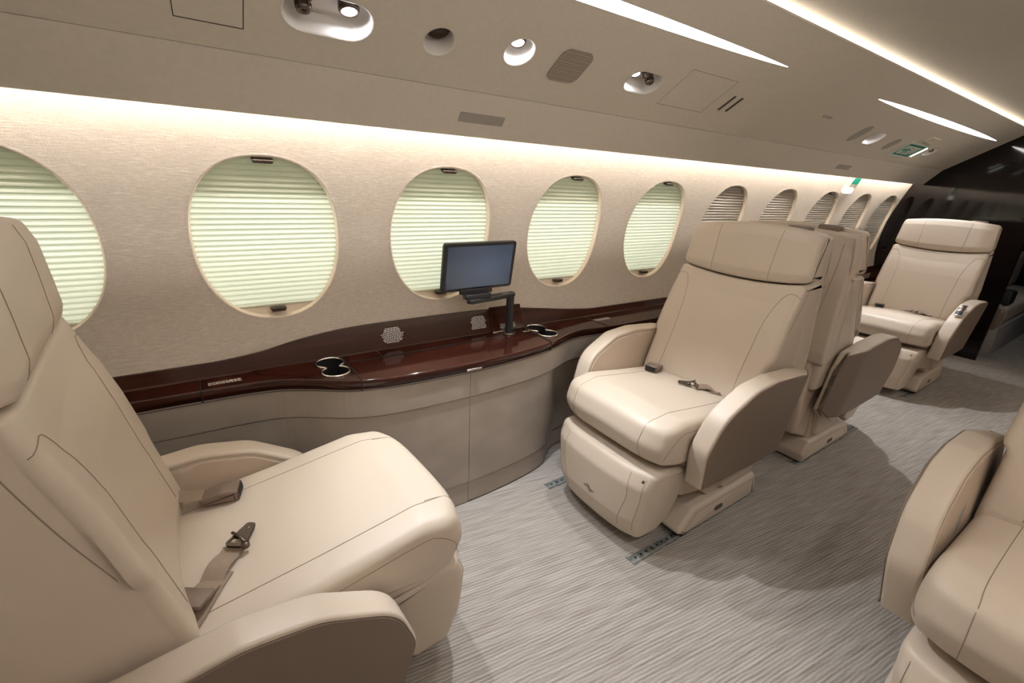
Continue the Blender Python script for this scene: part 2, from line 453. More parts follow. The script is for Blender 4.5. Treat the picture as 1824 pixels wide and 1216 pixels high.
outerU = [(XA+(XB-XA)*i/40, 0.0) for i in range(41)] + [(XB-(XB-XA)*i/40, TU) for i in range(41)]
mb = sheet(outerU, holesU, lambda x, t: U(x, t))
# rolled top lip, thickness
b0 = [(XA, XB)]
mb.strip([[U(XA, TU), U(XB, TU)], [U(XA, TU+0.004, 0.004), U(XB, TU+0.004, 0.004)], [U(XA, TU, 0.012), U(XB, TU, 0.012)], [U(XA, TU-0.05, 0.012), U(XB, TU-0.05, 0.012)]])
structure(mb.build('trim_1', VAL, smooth=False))
# lower panel with its rolled lip and back
rows = []
Lt = (CR-LP).length
for s, up in ((Lt-0.0012, 0.006), (Lt-0.002, 0.0), (0.0, 0.0), (-0.004, 0.003), (-0.004, 0.008), (0.0, 0.012), (Lt, 0.012)):
    rows.append([L(XA+(XB-XA)*i/20, s, up) for i in range(21)])
structure(MB().strip(rows).build('trim_2', VAL, smooth=False))
structure(MB().strip([[L(XA, Lt-0.006, 0.005), L(XB, Lt-0.006, 0.005)], [L(XA, Lt-0.0015, 0.003), L(XB, Lt-0.0015, 0.003)], [U(XA, 0.0, 0.003), U(XB, 0.0, 0.003)], [U(XA, 0.02, 0.006), U(XB, 0.02, 0.006)]]).build('trim_11', SEAML, smooth=False))
# closing board above the cove
structure(MB().strip([[U(XA, 0.03, 0.014), U(XB, 0.03, 0.014)], [(XA, 1.485, 1.664), (XB, 1.485, 1.664)]]).build('trim_3', VAL, smooth=False))
# cove LED profile, shines on the wall
structure(MB().box(XA+0.02, XB-0.02, 1.472, 1.482, 1.555, 1.572).build('trim_4', LED, smooth=False))
# mirrored side
def mir(v): return (v[0], 2*MID-v[1], v[2])
structure(MB().strip([[mir(U(XA, TU)), mir(U(XB, TU))], [mir(U(XA, 0)), mir(U(XB, 0))], [mir(L(XA, 0)), mir(L(XB, 0))]]).build('trim_5', VAL, smooth=False))
structure(MB().box(XA+0.02, XB-0.02, 2*MID-1.482, 2*MID-1.472, 1.555, 1.572).build('trim_6', LED, smooth=False))
# ceiling dome
yc = 0.99
prof = []
for i in range(25):
    a = i/24; y = yc + (2*MID-2*yc)*a; u = (y-MID)/(yc-MID); prof.append((y, 1.945-0.062*u*u))
rows = [[(XA+(XB-XA)*i/10, y, z) for i in range(11)] for y, z in prof]
structure(MB().strip(rows).build('ceiling', CEIL))
for sg, nm in ((1, 'trim_7'), (-1, 'trim_8')):
    y = yc-0.012 if sg > 0 else 2*MID-yc+0.002
    structure(MB().box(XA+0.02, XB-0.02, y, y+0.010, 1.868, 1.876).build(nm, LEDC, smooth=False))
    y0, y1 = (0.93, 1.03) if sg > 0 else (2*MID-1.03, 2*MID-0.93)
for sg in (1, -1):
    f = (lambda v: v) if sg > 0 else mir
    structure(MB().strip([[f((XA, yc, 1.883)), f((XB, yc, 1.883))], [f((XA, 1.03, 1.85)), f((XB, 1.03, 1.85))], [f((XA, 1.0, 1.836)), f((XB, 1.0, 1.836))]]).build('trim_%d' % (9 if sg > 0 else 10), VAL, smooth=False))

# strip lights
def striplight(a, b, label, f=lambda v: v, dm=None):
    o = lens_shape(a+0.002, b-0.002, tS, 0.0185)
    n = len(o); h = n//2; mb = MB(); up_ = 0.002 if f((0, 0, 0))[1] == 0 else -0.0045; rows = [[f(U(x, t, up_)) for x, t in (o[i], ((o[i][0]), tS), o[n-1-i])] for i in range(h)]
    mb.strip(rows)
    t = thing('strip_light', label, 'ceiling light', f(U((a+b)/2, tS)), 0, None)
    d = mb.build('diffuser', dm or DIFF, t, smooth=False)
    rr = [[f(U(x, tt, up)) for x, tt in o] for up in ((0.0, 0.004) if up_ > 0 else (0.0, -0.005))]
    rim = MB().strip(rr, True).build('rim', WELL, t)
    for c in (d, rim): c.matrix_parent_inverse = Matrix.Translation(t.location).inverted()
striplight(STR[0][0], STR[0][1], 'long white lens-shaped light in overhead panel above the nearer seats')
striplight(STR[1][0], STR[1][1], 'lens-shaped overhead light beyond, near the dark bulkhead')
striplight(STR[0][0], STR[0][1], 'unseen lens-shaped fill light added in the overhead panel on the camera side', mir, DIFFR)  # out-of-view mirrored strip, made stronger as fill for the left wall
striplight(STR[1][0], STR[1][1], 'lens-shaped light far forward on the right-hand overhead panel', mir)

def child(o, t):
    o.parent = t; o.matrix_parent_inverse = t_inv(t); return o
def t_inv(t):
    return (Matrix.Translation(t.location) @ t.rotation_euler.to_matrix().to_4x4()).inverted()

# recess wells, lamps and air nozzles
LAMPS = []
def well(t, x, tt, Ln, r, depth=0.055):
    rows = []
    for dr, up in ((0.0015, -0.001), (0.0, 0.0), (-0.003, 0.004), (-0.004, depth*0.6), (-0.012, depth*0.95), (-0.02, depth)):
        rows.append([U(a, b, up) for a, b in stadium(x, tt, Ln+2*dr, r+dr)])
    mb = MB().strip(rows, True); mb.cap(rows[-1]); o = mb.build('recess_cup', WELL, t); child(o, t); return o
def frame_at(x, tt, up, tilt=0.0, tx=0.0):
    c = U(x, tt, up); z = UN.copy(); xx = Vector((1, 0, 0)); y = z.cross(xx)
    M = Matrix.Translation(c) @ Matrix((xx, y, z)).transposed().to_4x4()
    return M @ Matrix.Rotation(tilt, 4, 'X') @ Matrix.Rotation(tx, 4, 'Y')
def lamp(t, x, tt, tilt=0.0, tx=0.0, lit=True, r=0.021, up=0.030):
    M = frame_at(x, tt, up, tilt, tx)
    h = MB().lathe([(0.001, 0.028), (r*0.9, 0.026), (r*1.15, 0.015), (r*1.2, 0.0), (r*1.05, -0.006), (r*0.88, -0.006), (r*0.85, -0.002)], 28, M).build('lamp_head', BRONZE, t)
    child(h, t)
    l = MB().lathe([(r*0.86, -0.0025), (r*0.6, -0.0045), (0.0005, -0.0055)], 28, M).build('lens', LENS if lit else GREYL, h)
    l.matrix_parent_inverse = t_inv(t)
    # child-of-child: parent frame is the head, whose world frame equals the world
    l.parent = h; l.matrix_parent_inverse = Matrix.Identity(4)
    if lit: LAMPS.append((M @ Vector((0, 0, -0.012)), x))
    return h
def nozzle(t, x, tt, tilt=0.0, tx=0.0, s=1.0):
    M = frame_at(x, tt, 0.030, tilt, tx)
    p = [(0.001, 0.03), (0.022*s, 0.025), (0.026*s, 0.012), (0.023*s, 0.002), (0.015*s, -0.006), (0.014*s, -0.016), (0.017*s, -0.020), (0.017*s, -0.026), (0.012*s, -0.029), (0.007*s, -0.028), (0.006*s, -0.018), (0.0005, -0.016)]
    h = MB().lathe(p, 24, M).build('air_nozzle', BRONZE, t); child(h, t)
    for k in range(6):
        a = k*PI/3; q = MB().box(-0.002, 0.002, -0.002, 0.002, -0.026, -0.008, 0.001)
        q.v = [M @ Matrix.Rotation(a, 4, 'Z') @ Matrix.Translation((0.0165*s, 0, 0)) @ v for v in q.v]
        g = q.build('grip_rib', BRONZE, h); g.matrix_parent_inverse = Matrix.Identity(4)
labs = {0: 'long oval overhead recess with air nozzle and lit reading lamp, leftmost overhead', 2: 'lit round reading lamp in overhead recess beside the speaker grille',
        3: 'overhead oval recess with lit lamp and bronze air nozzle, right of the speaker grille', 4: 'small lit oval overhead lamp between blank covers near the exit sign', 5: 'small oval overhead recess with nozzle just beyond the exit sign', 1: 'unlit dark round outlet in overhead recess'}
for i, (kd, x, t_, Ln, r) in enumerate(OPEN):
    t = thing({'pair': 'passenger_service_unit', 'pair2': 'passenger_service_unit', 'lamp': 'reading_light', 'nozzle': 'air_vent', 'speaker_hole': 'air_vent'}[kd], labs[i],
              'overhead light' if kd in ('pair', 'pair2', 'lamp') else 'air vent', U(x, t_))
    well(t, x, t_, Ln, r)
    if kd == 'pair': nozzle(t, x-0.055, t_+0.008, 0.25); lamp(t, x+0.05, t_+0.006, 0.25)
    elif kd == 'pair2': lamp(t, x-0.036, t_+0.006, 0.2, 0.15, r=0.018); nozzle(t, x+0.034, t_+0.006, 0.15, s=0.85)
    elif kd == 'lamp': lamp(t, x, t_+0.006, 0.2, 0.1, up=0.032)
    elif kd == 'nozzle': nozzle(t, x+0.02, t_+0.004, 0.2, s=0.8); lamp(t, x-0.04, t_+0.004, 0.2, r=0.013)
    else:
        M = frame_at(x, t_+0.010, 0.036, 0.1)
        h = MB().lathe([(0.001, 0.01), (0.030, 0.008), (0.034, -0.004), (0.030, -0.010), (0.026, -0.008), (0.024, 0.0), (0.0005, -0.002)], 28, M).build('outlet_ring', DBRONZE, t); child(h, t)

def plate(poly, surf, up0, up1):
    """thin plate from polygon on a panel, facing the cabin"""
    rows = [[surf(a, b, up0) for a, b in poly], [surf(a, b, up1) for a, b in poly]]
    mb = MB().strip(rows, True); mb.cap(rows[-1]); return mb
def rrect(cx, cy, w, h, r, sh=0.0, n=5):
    o = []
    for sx, sy, a0 in ((1, -1, -PI/2), (1, 1, 0), (-1, 1, PI/2), (-1, -1, PI)):
        for k in range(n+1):
            a = a0+PI/2*k/n; x = cx+sx*(w/2-r)+r*math.cos(a); y = cy+sy*(h/2-r)+r*math.sin(a); o.append((x+sh*(y-cy), y))
    return o
tag(plate(rrect(1.052, tY(1.268), 0.125, 0.125, 0.03), U, 0.0, -0.003).build('speaker_grille', GRILLE, smooth=False), 'square perforated speaker grille with rounded corners in the overhead panel', 'speaker')
t = thing('ventilation_slots', 'pair of narrow dark slots in overhead panel, between the round lamps and the exit sign', 'vent', U(1.95, tY(1.27)))
for dx in (-0.027, 0.027):
    o = plate([(1.95+dx+a, b) for b, a in [(q[0], q[1]) for q in stadium(tY(1.268), 0.0, 0.085, 0.0075)]], U, 0.0, -0.0015).build('slot', DBRONZE, None, smooth=False); child(o, t)
tag(plate(rrect(0.85, 0.07, 0.175, 0.034, 0.004), L, 0.0, -0.002).build('ventilation_grille', TRIMG, smooth=False), 'narrow grey rectangular grille in the lower overhead panel above the third window', 'vent')
tag(plate(rrect(3.69, 0.07, 0.20, 0.034, 0.004), L, 0.0, -0.002).build('ventilation_grille', TRIMG, smooth=False), 'small distant grey grille in lower overhead panel beside the green marker', 'vent')
tag(plate([(a, b) for b, a in stadium(tY(1.265), 3.27, 0.135, 0.045)], U, 0.0, -0.002).build('blank_cover', TRIMG, smooth=False), 'grey oval blank cover in overhead panel left of the small lit lamp', 'cover')
tag(plate([(a, b) for b, a in stadium(tY(1.285), 3.83, 0.11, 0.045)], U, 0.0, -0.002).build('blank_cover', TRIMG, smooth=False), 'beige oval blank cover between small lit lamp and exit sign', 'cover')
tag(plate(rrect(2.73, tY(1.222), 0.10, 0.014, 0.005), U, 0.0, -0.0015).build('latch_slot', TRIMG, smooth=False), 'tiny flush slot in the overhead panel ahead of the oval covers', 'latch')
# access panel joints
t = thing('access_panel', 'rectangular access panel outlined by a fine joint, overhead at top left', 'panel', U(0.085, tY(1.25)))
t1_, t0_ = tY(1.10), tY(1.352)
for nm, (xa, xb, ta, tb) in {'a': (0.018, 0.020, t0_, t1_), 'b': (0.148, 0.150, t0_, t1_), 'c': (0.018, 0.150, t0_-0.001, t0_+0.001), 'd': (0.018, 0.150, t1_-0.001, t1_+0.001)}.items():
    o = plate([(xa, ta), (xb, ta), (xb, tb), (xa, tb)], U, 0.0, -0.0006).build('joint', SEAML, None, smooth=False); child(o, t)
t = thing('access_panel', 'faint rectangular overhead access panel just beyond the oval recess with nozzle', 'panel', U(1.68, tY(1.27)))
for (xa, xb, ta, tb) in ((1.555, 1.556, tY(1.33), tY(1.18)), (1.84, 1.841, tY(1.33), tY(1.18)), (1.555, 1.84, tY(1.33), tY(1.33)+0.001), (1.555, 1.84, tY(1.18), tY(1.18)+0.001)):
    o = plate([(xa, ta), (xb, ta), (xb, tb), (xa, tb)], U, 0.0, -0.0004).build('joint', SEAML, None, smooth=False); child(o, t)

# exit sign
ts = thing('exit_sign', 'green and white emergency exit sign with running figure on the overhead panel', 'sign', U(4.22, tY(1.31)))
def uplate(poly, name, m, u0, u1, par): o = plate(poly, U, u0, u1).build(name, m, None, smooth=False); child(o, ts); return o
sx, st = 4.19, tY(1.295)
uplate(rrect(sx, st, 0.36, 0.145, 0.006), 'sign_plate', SIGNW, 0.0, -0.006, ts)
pl = uplate(rrect(sx, st, 0.29, 0.11, 0.004), 'green_field', GREEN, -0.006, -0.0075, ts)
uplate(rrect(sx-0.01, st, 0.245, 0.080, 0.002), 'white_field', SIGNW, -0.0075, -0.0085, ts)
uplate([(sx+0.055, st-0.032), (sx+0.062, st-0.032), (sx+0.062, st+0.032), (sx+0.055, st+0.032)], 'door_frame', GREEN, -0.0085, -0.0092, ts)
uplate([(sx+0.062, st-0.036), (sx+0.108, st-0.036), (sx+0.108, st-0.030), (sx+0.062, st-0.030)], 'door_frame', GREEN, -0.0085, -0.0092, ts)
fig = MB()
for (x0, y0, x1, y1, wd) in ((0.0, 0.012, -0.015, -0.008, 0.012), (-0.015, -0.008, 0.012, -0.018, 0.008), (0.012, -0.018, 0.020, -0.034, 0.007), (-0.015, -0.008, -0.032, -0.024, 0.008), (-0.032, -0.024, -0.055, -0.026, 0.007), (0.0, 0.012, 0.024, 0.004, 0.006), (0.0, 0.012, -0.028, 0.010, 0.006), (-0.028, 0.010, -0.036, -0.004, 0.005)):
    d = Vector((x1-x0, y1-y0)).normalized(); nn = Vector((-d.y, d.x))*wd/2
    q = [(sx-0.015+x0+nn.x, st+y0+nn.y), (sx-0.015+x0-nn.x, st+y0-nn.y), (sx-0.015+x1-nn.x, st+y1-nn.y), (sx-0.015+x1+nn.x, st+y1+nn.y)]
    g = plate(q, U, -0.0085, -0.0095); fig.add(g.v, g.f)
g = plate(stadium(sx-0.010, st+0.026, 0.014, 0.007), U, -0.0085, -0.0095); fig.add(g.v, g.f)
g = plate([(sx-0.105, st-0.01), (sx-0.075, st-0.01), (sx-0.075, st-0.022), (sx-0.055, st), (sx-0.075, st+0.022), (sx-0.075, st+0.01), (sx-0.105, st+0.01)], U, -0.0085, -0.0095); fig.add(g.v, g.f)
o = fig.build('running_figure', GREEN, None, smooth=False); child(o, ts)
uplate(rrect(sx+0.03, tY(1.195), 0.17, 0.05, 0.004, 0.6), 'housing_wedge', IVORY, 0.0, -0.012, ts)
uplate([(sx+0.19, st-0.05), (sx+0.202, st-0.05), (sx+0.202, st+0.05), (sx+0.19, st+0.05)], 'lamp_cover', MARKL, -0.001, -0.010, ts)

# green marker with small lamp on the wall top
def Wp(x, z, up): p = Vector(wmap(x, z)); return p - wnorm(z)*up
def wplate(poly, u0, u1):
    rows = [[Wp(a, b, u0) for a, b in poly], [Wp(a, b, u1) for a, b in poly]]; mb = MB().strip(rows, True); mb.cap(rows[-1]); return mb
tm = thing('emergency_light', 'small wall light with green marker between the eighth and ninth windows', 'emergency light', wmap(4.2, 1.40))
for nm, poly, m, a, b in (('backplate', rrect(4.22, 1.435, 0.18, 0.17, 0.01), PAINT, 0.0, 0.02), ('green_marker', rrect(4.24, 1.445, 0.12, 0.07, 0.003), GREEN, 0.02, 0.023),
                          ('grey_label', rrect(4.24, 1.398, 0.12, 0.016, 0.002), GREYL, 0.02, 0.0225), ('lamp_lens', rrect(4.20, 1.360, 0.14, 0.035, 0.016), MARKL, 0.012, 0.030)):
    child(wplate(poly, a, b).build(nm, m, None, smooth=False), tm)

# ------------------------------------------------------------------ bulkhead and forward cabin
sec = [(wy(z/20), z/20) for z in range(0, 33)]
poly = [(0.75, 0.0)] + [(y+0.02, z) for y, z in sec] + [(1.30, 1.72), (1.0, 1.90), (0.7, 1.96), (0.43, 1.97), (0.1, 1.95), (-0.2, 1.85), (-0.2, 1.78), (0.05, 1.84), (0.43, 1.86), (0.68, 1.84), (0.75, 1.78)]
rows = [[(x, y, z) for y, z in poly] for x in (XB, XB+0.04)]
mb = MB().strip(rows, True)
for x in (XB, XB+0.04):
    s_ = sheet([(y, z) for y, z in poly], [], lambda a, b, x=x: (x, a, b)); mb.add(s_.v, s_.f)
structure(mb.build('wall_front', DWOOD, smooth=False))
structure(MB().box(XB, XB+0.04, -0.9, 0.10, 0, 1.9).build('wall_front_right', DWOOD, smooth=False))
structure(MB().add([(XB+0.04, 1.72, 0), (XE, 1.72, 0), (XE, 1.5, 1.9), (XB+0.04, 1.5, 1.9)], [(0, 1, 2, 3)]).build('wall_forward_left', DWOOD, smooth=False))  # forward cabin shell coloured black in place of its unlit darkness
structure(MB().add([(XE, -0.9, 0), (XE, 1.8, 0), (XE, 1.8, 2.0), (XE, -0.9, 2.0)], [(0, 1, 2, 3)]).build('wall_forward_end', BLACKM, smooth=False))  # black sheet in place of the unlit depth beyond the doorway
structure(MB().add([(XB+0.04, -0.9, 1.95), (XE, -0.9, 1.95), (XE, 1.8, 1.95), (XB+0.04, 1.8, 1.95)], [(0, 1, 2, 3)]).build('ceiling_forward', DWOOD, smooth=False))
structure(MB().add([(XB+0.04, -0.9, 0), (XE, -0.9, 0), (XE, -0.9, 2.0), (XB+0.04, -0.9, 2.0)], [(0, 1, 2, 3)]).build('wall_forward_right', DWOOD, smooth=False))
GREYG = mat('grey_gloss_panel', (0.30, 0.28, 0.28), 0.3)
tf = thing('divan', 'cream divan glimpsed through the doorway beyond the black bulkhead', 'sofa', (6.6, 1.1, 0))
def ch(mb, nm, m, par=tf, **k): o = mb.build(nm, m, None, **k); child(o, par); return o
ch(MB().box(5.75, 7.9, 0.72, 1.5, 0.0, 0.27, 0.01), 'base_panel', GREYG)
ch(MB().box(5.95, 7.85, 0.74, 1.45, 0.27, 0.43, 0.04, 4), 'seat_cushion', LEA)
ch(MB().box(5.98, 7.85, 1.0, 1.5, 0.43, 0.82, 0.06, 4), 'back_cushion', LEA)
ch(loft(rpoly([(0.74, 0.23, 0.05), (1.3, 0.23, 0.05), (1.3, 0.47, 0.08), (0.74, 0.47, 0.12)]), 0, 0.17, 0.02, 1, lambda x, y, z: (5.76+y, x, z)), 'armrest', LEA)
ch(loft(rpoly([(0.735, 0.24, 0.05), (1.29, 0.24, 0.05), (1.29, 0.465, 0.08), (0.735, 0.465, 0.12)]), 0, 0.02, 0.004, 1, lambda x, y, z: (5.745+y, x, z)), 'arm_panel', TAUPE)
ch(MB().box(6.05, 6.25, 0.76, 0.95, 0.43, 0.56, 0.02, 3), 'dark_gap_block', BLACKP)  # black block painted in for the shaded gap behind the arm

# ------------------------------------------------------------------ side cabinet and wood ledge
FT = [(-1.7, 1.565), (-0.3, 1.565), (-0.05, 1.560), (0.07, 1.553), (0.15, 1.535), (0.24, 1.487), (0.33, 1.430), (0.42, 1.400), (0.52, 1.385), (0.68, 1.378), (0.85, 1.378), (1.02, 1.392), (1.15, 1.413), (1.25, 1.443),
      (1.33, 1.475), (1.40, 1.493), (1.46, 1.497), (1.55, 1.487), (1.70, 1.478), (5.5, 1.478)]
def fy(x): return sinterp(FT, x)
XS = sorted(set([round(XA+(XB-XA)*i/60, 4) for i in range(61)] + [round(-0.1+i*0.02, 4) for i in range(96)]))
ZT, ZB_ = 0.65, 0.612
def back(x): return 1.665 + 0*x
def fig8(cx, y1, r1, y2, r2):
    o = []
    N = 72
    for k in range(N):      # big circle (rear)
        a = -PI/2+2*PI*k/N; p = (cx+r1*math.cos(a), y1+r1*math.sin(a))
        if math.hypot(p[0]-cx, p[1]-y2) > r2*1.02: o.append(p)
    for k in range(N):
        a = PI/2+2*PI*k/N; p = (cx+r2*math.cos(a), y2+r2*math.sin(a))
        if math.hypot(p[0]-cx, p[1]-y1) > r1*1.02: o.append(p)
    # smooth the necks
    for _ in range(5): o = [((o[i-1][0]+2*o[i][0]+o[(i+1) % len(o)][0])/4, (o[i-1][1]+2*o[i][1]+o[(i+1) % len(o)][1])/4) for i in range(len(o))]
    return o
CUPS = [fig8(0.316, 1.611, 0.048, 1.523, 0.046), fig8(1.252, 1.611, 0.048, 1.523, 0.046)]
tl = thing('wood_ledge', 'glossy dark mahogany ledge running below the windows', 'ledge', (1.0, 1.55, 0.65))
def lch(mb, nm, m, par=None, **k):
    o = mb.build(nm, m, None, **k); child(o, tl)
    return o
outer = [(x, fy(x)+0.006) for x in XS] + [(x, back(x)) for x in XS[::-1]]
mb = sheet(outer, CUPS, lambda x, y: (x, y, ZT))
rows = [[(x, fy(x)+d, z) for x in XS] for d, z in ((0.006, ZT), (0.002, ZT-0.0012), (0.0, ZT-0.005), (-0.001, ZT-0.02), (0.003, ZB_+0.004), (0.008, ZB_), (0.05, ZB_))]
mb.strip(rows); lch(mb, 'top_board', WOOD)
# sloping backsplash
BT = [(-1.7, 0.694), (-0.05, 0.695), (0.10, 0.706), (0.22, 0.728), (0.36, 0.745), (0.50, 0.751), (0.95, 0.751), (1.15, 0.742), (1.33, 0.722), (1.50, 0.700), (1.70, 0.685), (5.5, 0.683)]
def bt(x): return sinterp(BT, x)
def bp(x, z, up=0.0): t_ = (z-ZT)/0.10; return Vector((x, 1.660+t_*0.030-up, z))
rows = [[(x, 1.655, ZT) for x in XS], [bp(x, ZT+0.004) for x in XS], [bp(x, ZT+(bt(x)-ZT)*0.5) for x in XS], [bp(x, bt(x)) for x in XS], [bp(x, bt(x), -0.008)+Vector((0, 0, 0.001)) for x in XS], [(x, wy(bt(x))-0.002, bt(x)-0.002) for x in XS]]
lch(MB().strip(rows), 'backsplash', WOOD, smooth=False)
# inset boards
def topslab(poly, nm, h=0.0015, m=None):
    rows = [[(a, b, ZT) for a, b in poly], [(a, b, ZT+h) for a, b in poly]]; mb = MB().strip(rows, True); mb.cap(rows[-1]); return lch(mb, nm, m or WOOD, smooth=False)
topslab([(0.374, 1.587), (1.012, 1.587), (1.012, 1.652), (0.374, 1.652)], 'table_lid')
topslab([(0.07, 1.66), (0.09, 1.615), (0.225, 1.53), (0.245, 1.535), (0.245, 1.655)], 'end_lid')
topslab([(0.80+0.56, 1.655), (1.345, 1.60), (1.36, 1.545), (1.50, 1.60), (1.51, 1.655)], 'end_lid')
gaps = [((0.3700, fy(0.37)), (0.3735, 1.66)), ((1.196, fy(1.196)), (1.1995, 1.66)), ((-0.0785, fy(-0.08)), (-0.075, 1.655)), ((0.50, 1.587), (0.502, 1.652)), ((0.374, 1.579), (1.012, 1.587)), ((1.60, 1.48), (1.6035, 1.655))]
for (xa, ya), (xb, yb) in gaps:
    topslab([(xa, ya), (xb, ya), (xb, yb), (xa, yb)], 'joint', 0.002, SEAMW)
for xg in (0.3717, 1.1977, -0.0767):
    y = fy(xg); lch(MB().box(xg-0.0018, xg+0.0018, y-0.0018, y+0.004, ZB_, ZT+0.001), 'joint', SEAMW, smooth=False)
# cup holders
for cpi, c in enumerate(CUPS):
    r_ = MB().tube([(a, b, ZT+0.002) for a, b in c], 0.0042, 8, closed=True); rg = lch(r_, 'cup_holder_ring', CHROME)
    rows = [[(0.5*(c[i][0]-(cx0 := sum(p[0] for p in c)/len(c)))*2*s + cx0, (c[i][1]-1.565)*s+1.565, z) for i in range(len(c))] for s, z in ((1.0, ZT), (0.985, ZT-0.03), (0.97, ZT-0.07))]
    mb = MB().strip(rows, True); mb.cap(rows[-1]); lch(mb, 'cup_well', BLACKP)
# latch on apron
lch(MB().box(0.752, 0.818, 1.372, 1.381, 0.618, 0.627, 0.003), 'push_latch', CHROME)
lch(MB().box(1.03, 1.10, 1.640, 1.652, ZT, ZT+0.004, 0.0015), 'chrome_bar', CHROME)
lch(MB().box(1.165, 1.20, 1.592, 1.615, ZT, ZT+0.0025, 0.001), 'metal_tag', CHROME)
# fine print (unreadable small lines in the photo)
def printblob(nm, cx, cz, w, h, rows_, shape, surf):
    mb = MB()
    for i in range(rows_):
        v = (i+0.5)/rows_*2-1; hw = w/2*shape(v); x = -hw; zz = cz+v*h/2; th = h/rows_*0.21
        while x < hw-0.002:
            l = random.uniform(0.004, 0.012); l = min(l, hw-x)
            q = [surf(cx+x, zz-th), surf(cx+x+l, zz-th), surf(cx+x+l, zz+th), surf(cx+x, zz+th)]
            mb.add(q, [(0, 1, 2, 3)]); x += l+0.0022
    lch(mb, nm, WHITE, smooth=False)
printblob('printed_notice', 0.575, 0.700, 0.088, 0.060, 11, lambda v: 0.62+0.38*math.cos(v*1.5)+random.uniform(-0.12, 0.08), lambda x, z: bp(x, z, 0.0008))
printblob('printed_notice', 0.972, 0.700, 0.095, 0.056, 10, lambda v: 0.95-0.30*(v+1)/2+random.uniform(-0.15, 0.05), lambda x, z: bp(x, z, 0.0008))
printblob('printed_notice', 1.118, 0.672, 0.10, 0.022, 4, lambda v: 0.9+random.uniform(-0.15, 0.05), lambda x, z: bp(x, z, 0.0118))
printblob('printed_notice', -0.01, 1.603, 0.10, 0.024, 5, lambda v: 0.93, lambda x, z: Vector((x, z, ZT+0.0009)))
printblob('printed_notice', 1.66, 1.585, 0.12, 0.030, 5, lambda v: 0.95, lambda x, z: Vector((x, z, ZT+0.0009)))
# raised cover plate behind the monitor post
q = MB().box(1.035, 1.205, 0, 0.010, ZT, 0.757, 0.002); q.v = [Vector((v.x, 1.652+(v.z-ZT)*0.36+v.y-0.003, v.z)) for v in q.v]
lch(q, 'cover_plate', WOOD, smooth=False)

tcab = thing('side_cabinet', 'grey-brown suede-covered side cabinet bulging out below the wood ledge', 'cabinet', (0.9, 1.45, 0))
def cut(x): t = min(1, max(0, (x-1.20)/0.16)); return 0.05*t*t*(3-2*t)
def face(xs, z0, z1, inset, nm, nz=3, m=CAB, roll=0.004):
    rows = []
    for d, z in [(inset+0.03, z0), (inset+roll, z0), (inset, z0+roll)] + [(inset, z0+roll+(z1-z0-2*roll)*k/nz) for k in range(1, nz)] + [(inset, z1-roll), (inset+roll, z1), (inset+0.03, z1)]:
        rows.append([(x, fy(x)+d+(cut(x) if z0 < 0.45 else 0), z) for x in xs])
    mb = MB().strip(rows)
    for xi in (xs[0], xs[-1]):
        mb.add([(xi, fy(xi)+inset, z0+roll), (xi, fy(xi)+inset, z1-roll), (xi, fy(xi)+inset+0.03, z1-roll), (xi, fy(xi)+inset+0.03, z0+roll)], [(0, 1, 2, 3)])
    o = mb.build(nm, m, None, smooth=False); child(o, tcab); return o
def xr(a, b): return sorted(set([a, b]+[x for x in XS if a < x < b]))
face(xr(XA, 0.772), 0.503, ZB_-0.0005, 0.006, 'upper_panel')
face(xr(0.774, XB), 0.503, ZB_-0.0005, 0.006, 'upper_panel')
face(xr(XA, 0.772), 0.105, 0.500, 0.010, 'door_panel')
face(xr(0.774, XB), 0.105, 0.500, 0.010, 'door_panel')
face(xr(XA, 0.772), 0.0, 0.103, 0.014, 'kick_panel')
face(xr(0.774, XB), 0.004, 0.103, 0.014, 'kick_panel')
child(MB().strip([[(x, fy(x)+0.03+cut(x), 0.001) for x in XS], [(x, fy(x)+0.03+cut(x), 0.5) for x in XS], [(x, fy(x)+0.03, 0.51) for x in XS], [(x, fy(x)+0.03, ZB_-0.002) for x in XS]]).build('inner_lining', BLACKM, None), tcab)
# silver bead under ledge
child(MB().tube([(x, fy(x)+0.003, ZB_-0.003) for x in XS if x < XB], 0.0016, 6).build('metal_bead', BRONZE, None), tcab)

# ------------------------------------------------------------------ monitor on its arm
tm = thing('monitor', 'small black flat screen on a swivel arm rising from the wood ledge', 'monitor', (1.092, 1.605, ZT+0.0015))
def mch(mb, nm, m, loc=None, **k):
    o = mb.build(nm, m, None, **k); o.parent = tm; return o
X0, Y0, Z0 = 1.092, 1.605, ZT+0.0015
def rel(mb): mb.v = [v-Vector((X0, Y0, Z0)) for v in mb.v]; return mb
mch(rel(MB().lathe([(0.027, 0), (0.027, 0.004), (0.020, 0.006)], 24, Matrix.Translation((X0, Y0, Z0)))), 'base_collar', BRONZE)
mch(rel(MB().lathe([(0.0185, 0.003), (0.0175, 0.168), (0.0175, 0.176)], 24, Matrix.Translation((X0, Y0, Z0)))), 'post', BLACKP)
zA = 0.824
arm = stadium(0.985, 1.585, 0.255, 0.021); 
def armpoly(z, d): return [(x, y+(x-0.985)*0.16, z) for x, y in stadium(0.985, 1.587, 0.26+2*d, 0.021+d)]
rows = [armpoly(zA, -0.004), armpoly(zA+0.003, 0), armpoly(zA+0.016, 0), armpoly(zA+0.019, -0.003)]
mb = MB().strip(rows, True); mb.cap(rows[0]); mb.cap(rows[-1]); mch(rel(mb), 'swivel_arm', BLACKP, sh=30)
mch(rel(MB().box(1.045, 1.075, 1.592, 1.604, zA+0.019, zA+0.0198)), 'arm_badge', GREYL)
mch(rel(MB().box(0.845, 0.965, 1.556, 1.590, zA+0.018, zA+0.038, 0.004)), 'tilt_hinge', BLACKP)
mch(rel(MB().box(0.835, 0.985, 1.586, 1.602, zA+0.034, zA+0.056, 0.003)), 'hinge_block', BLACKP)
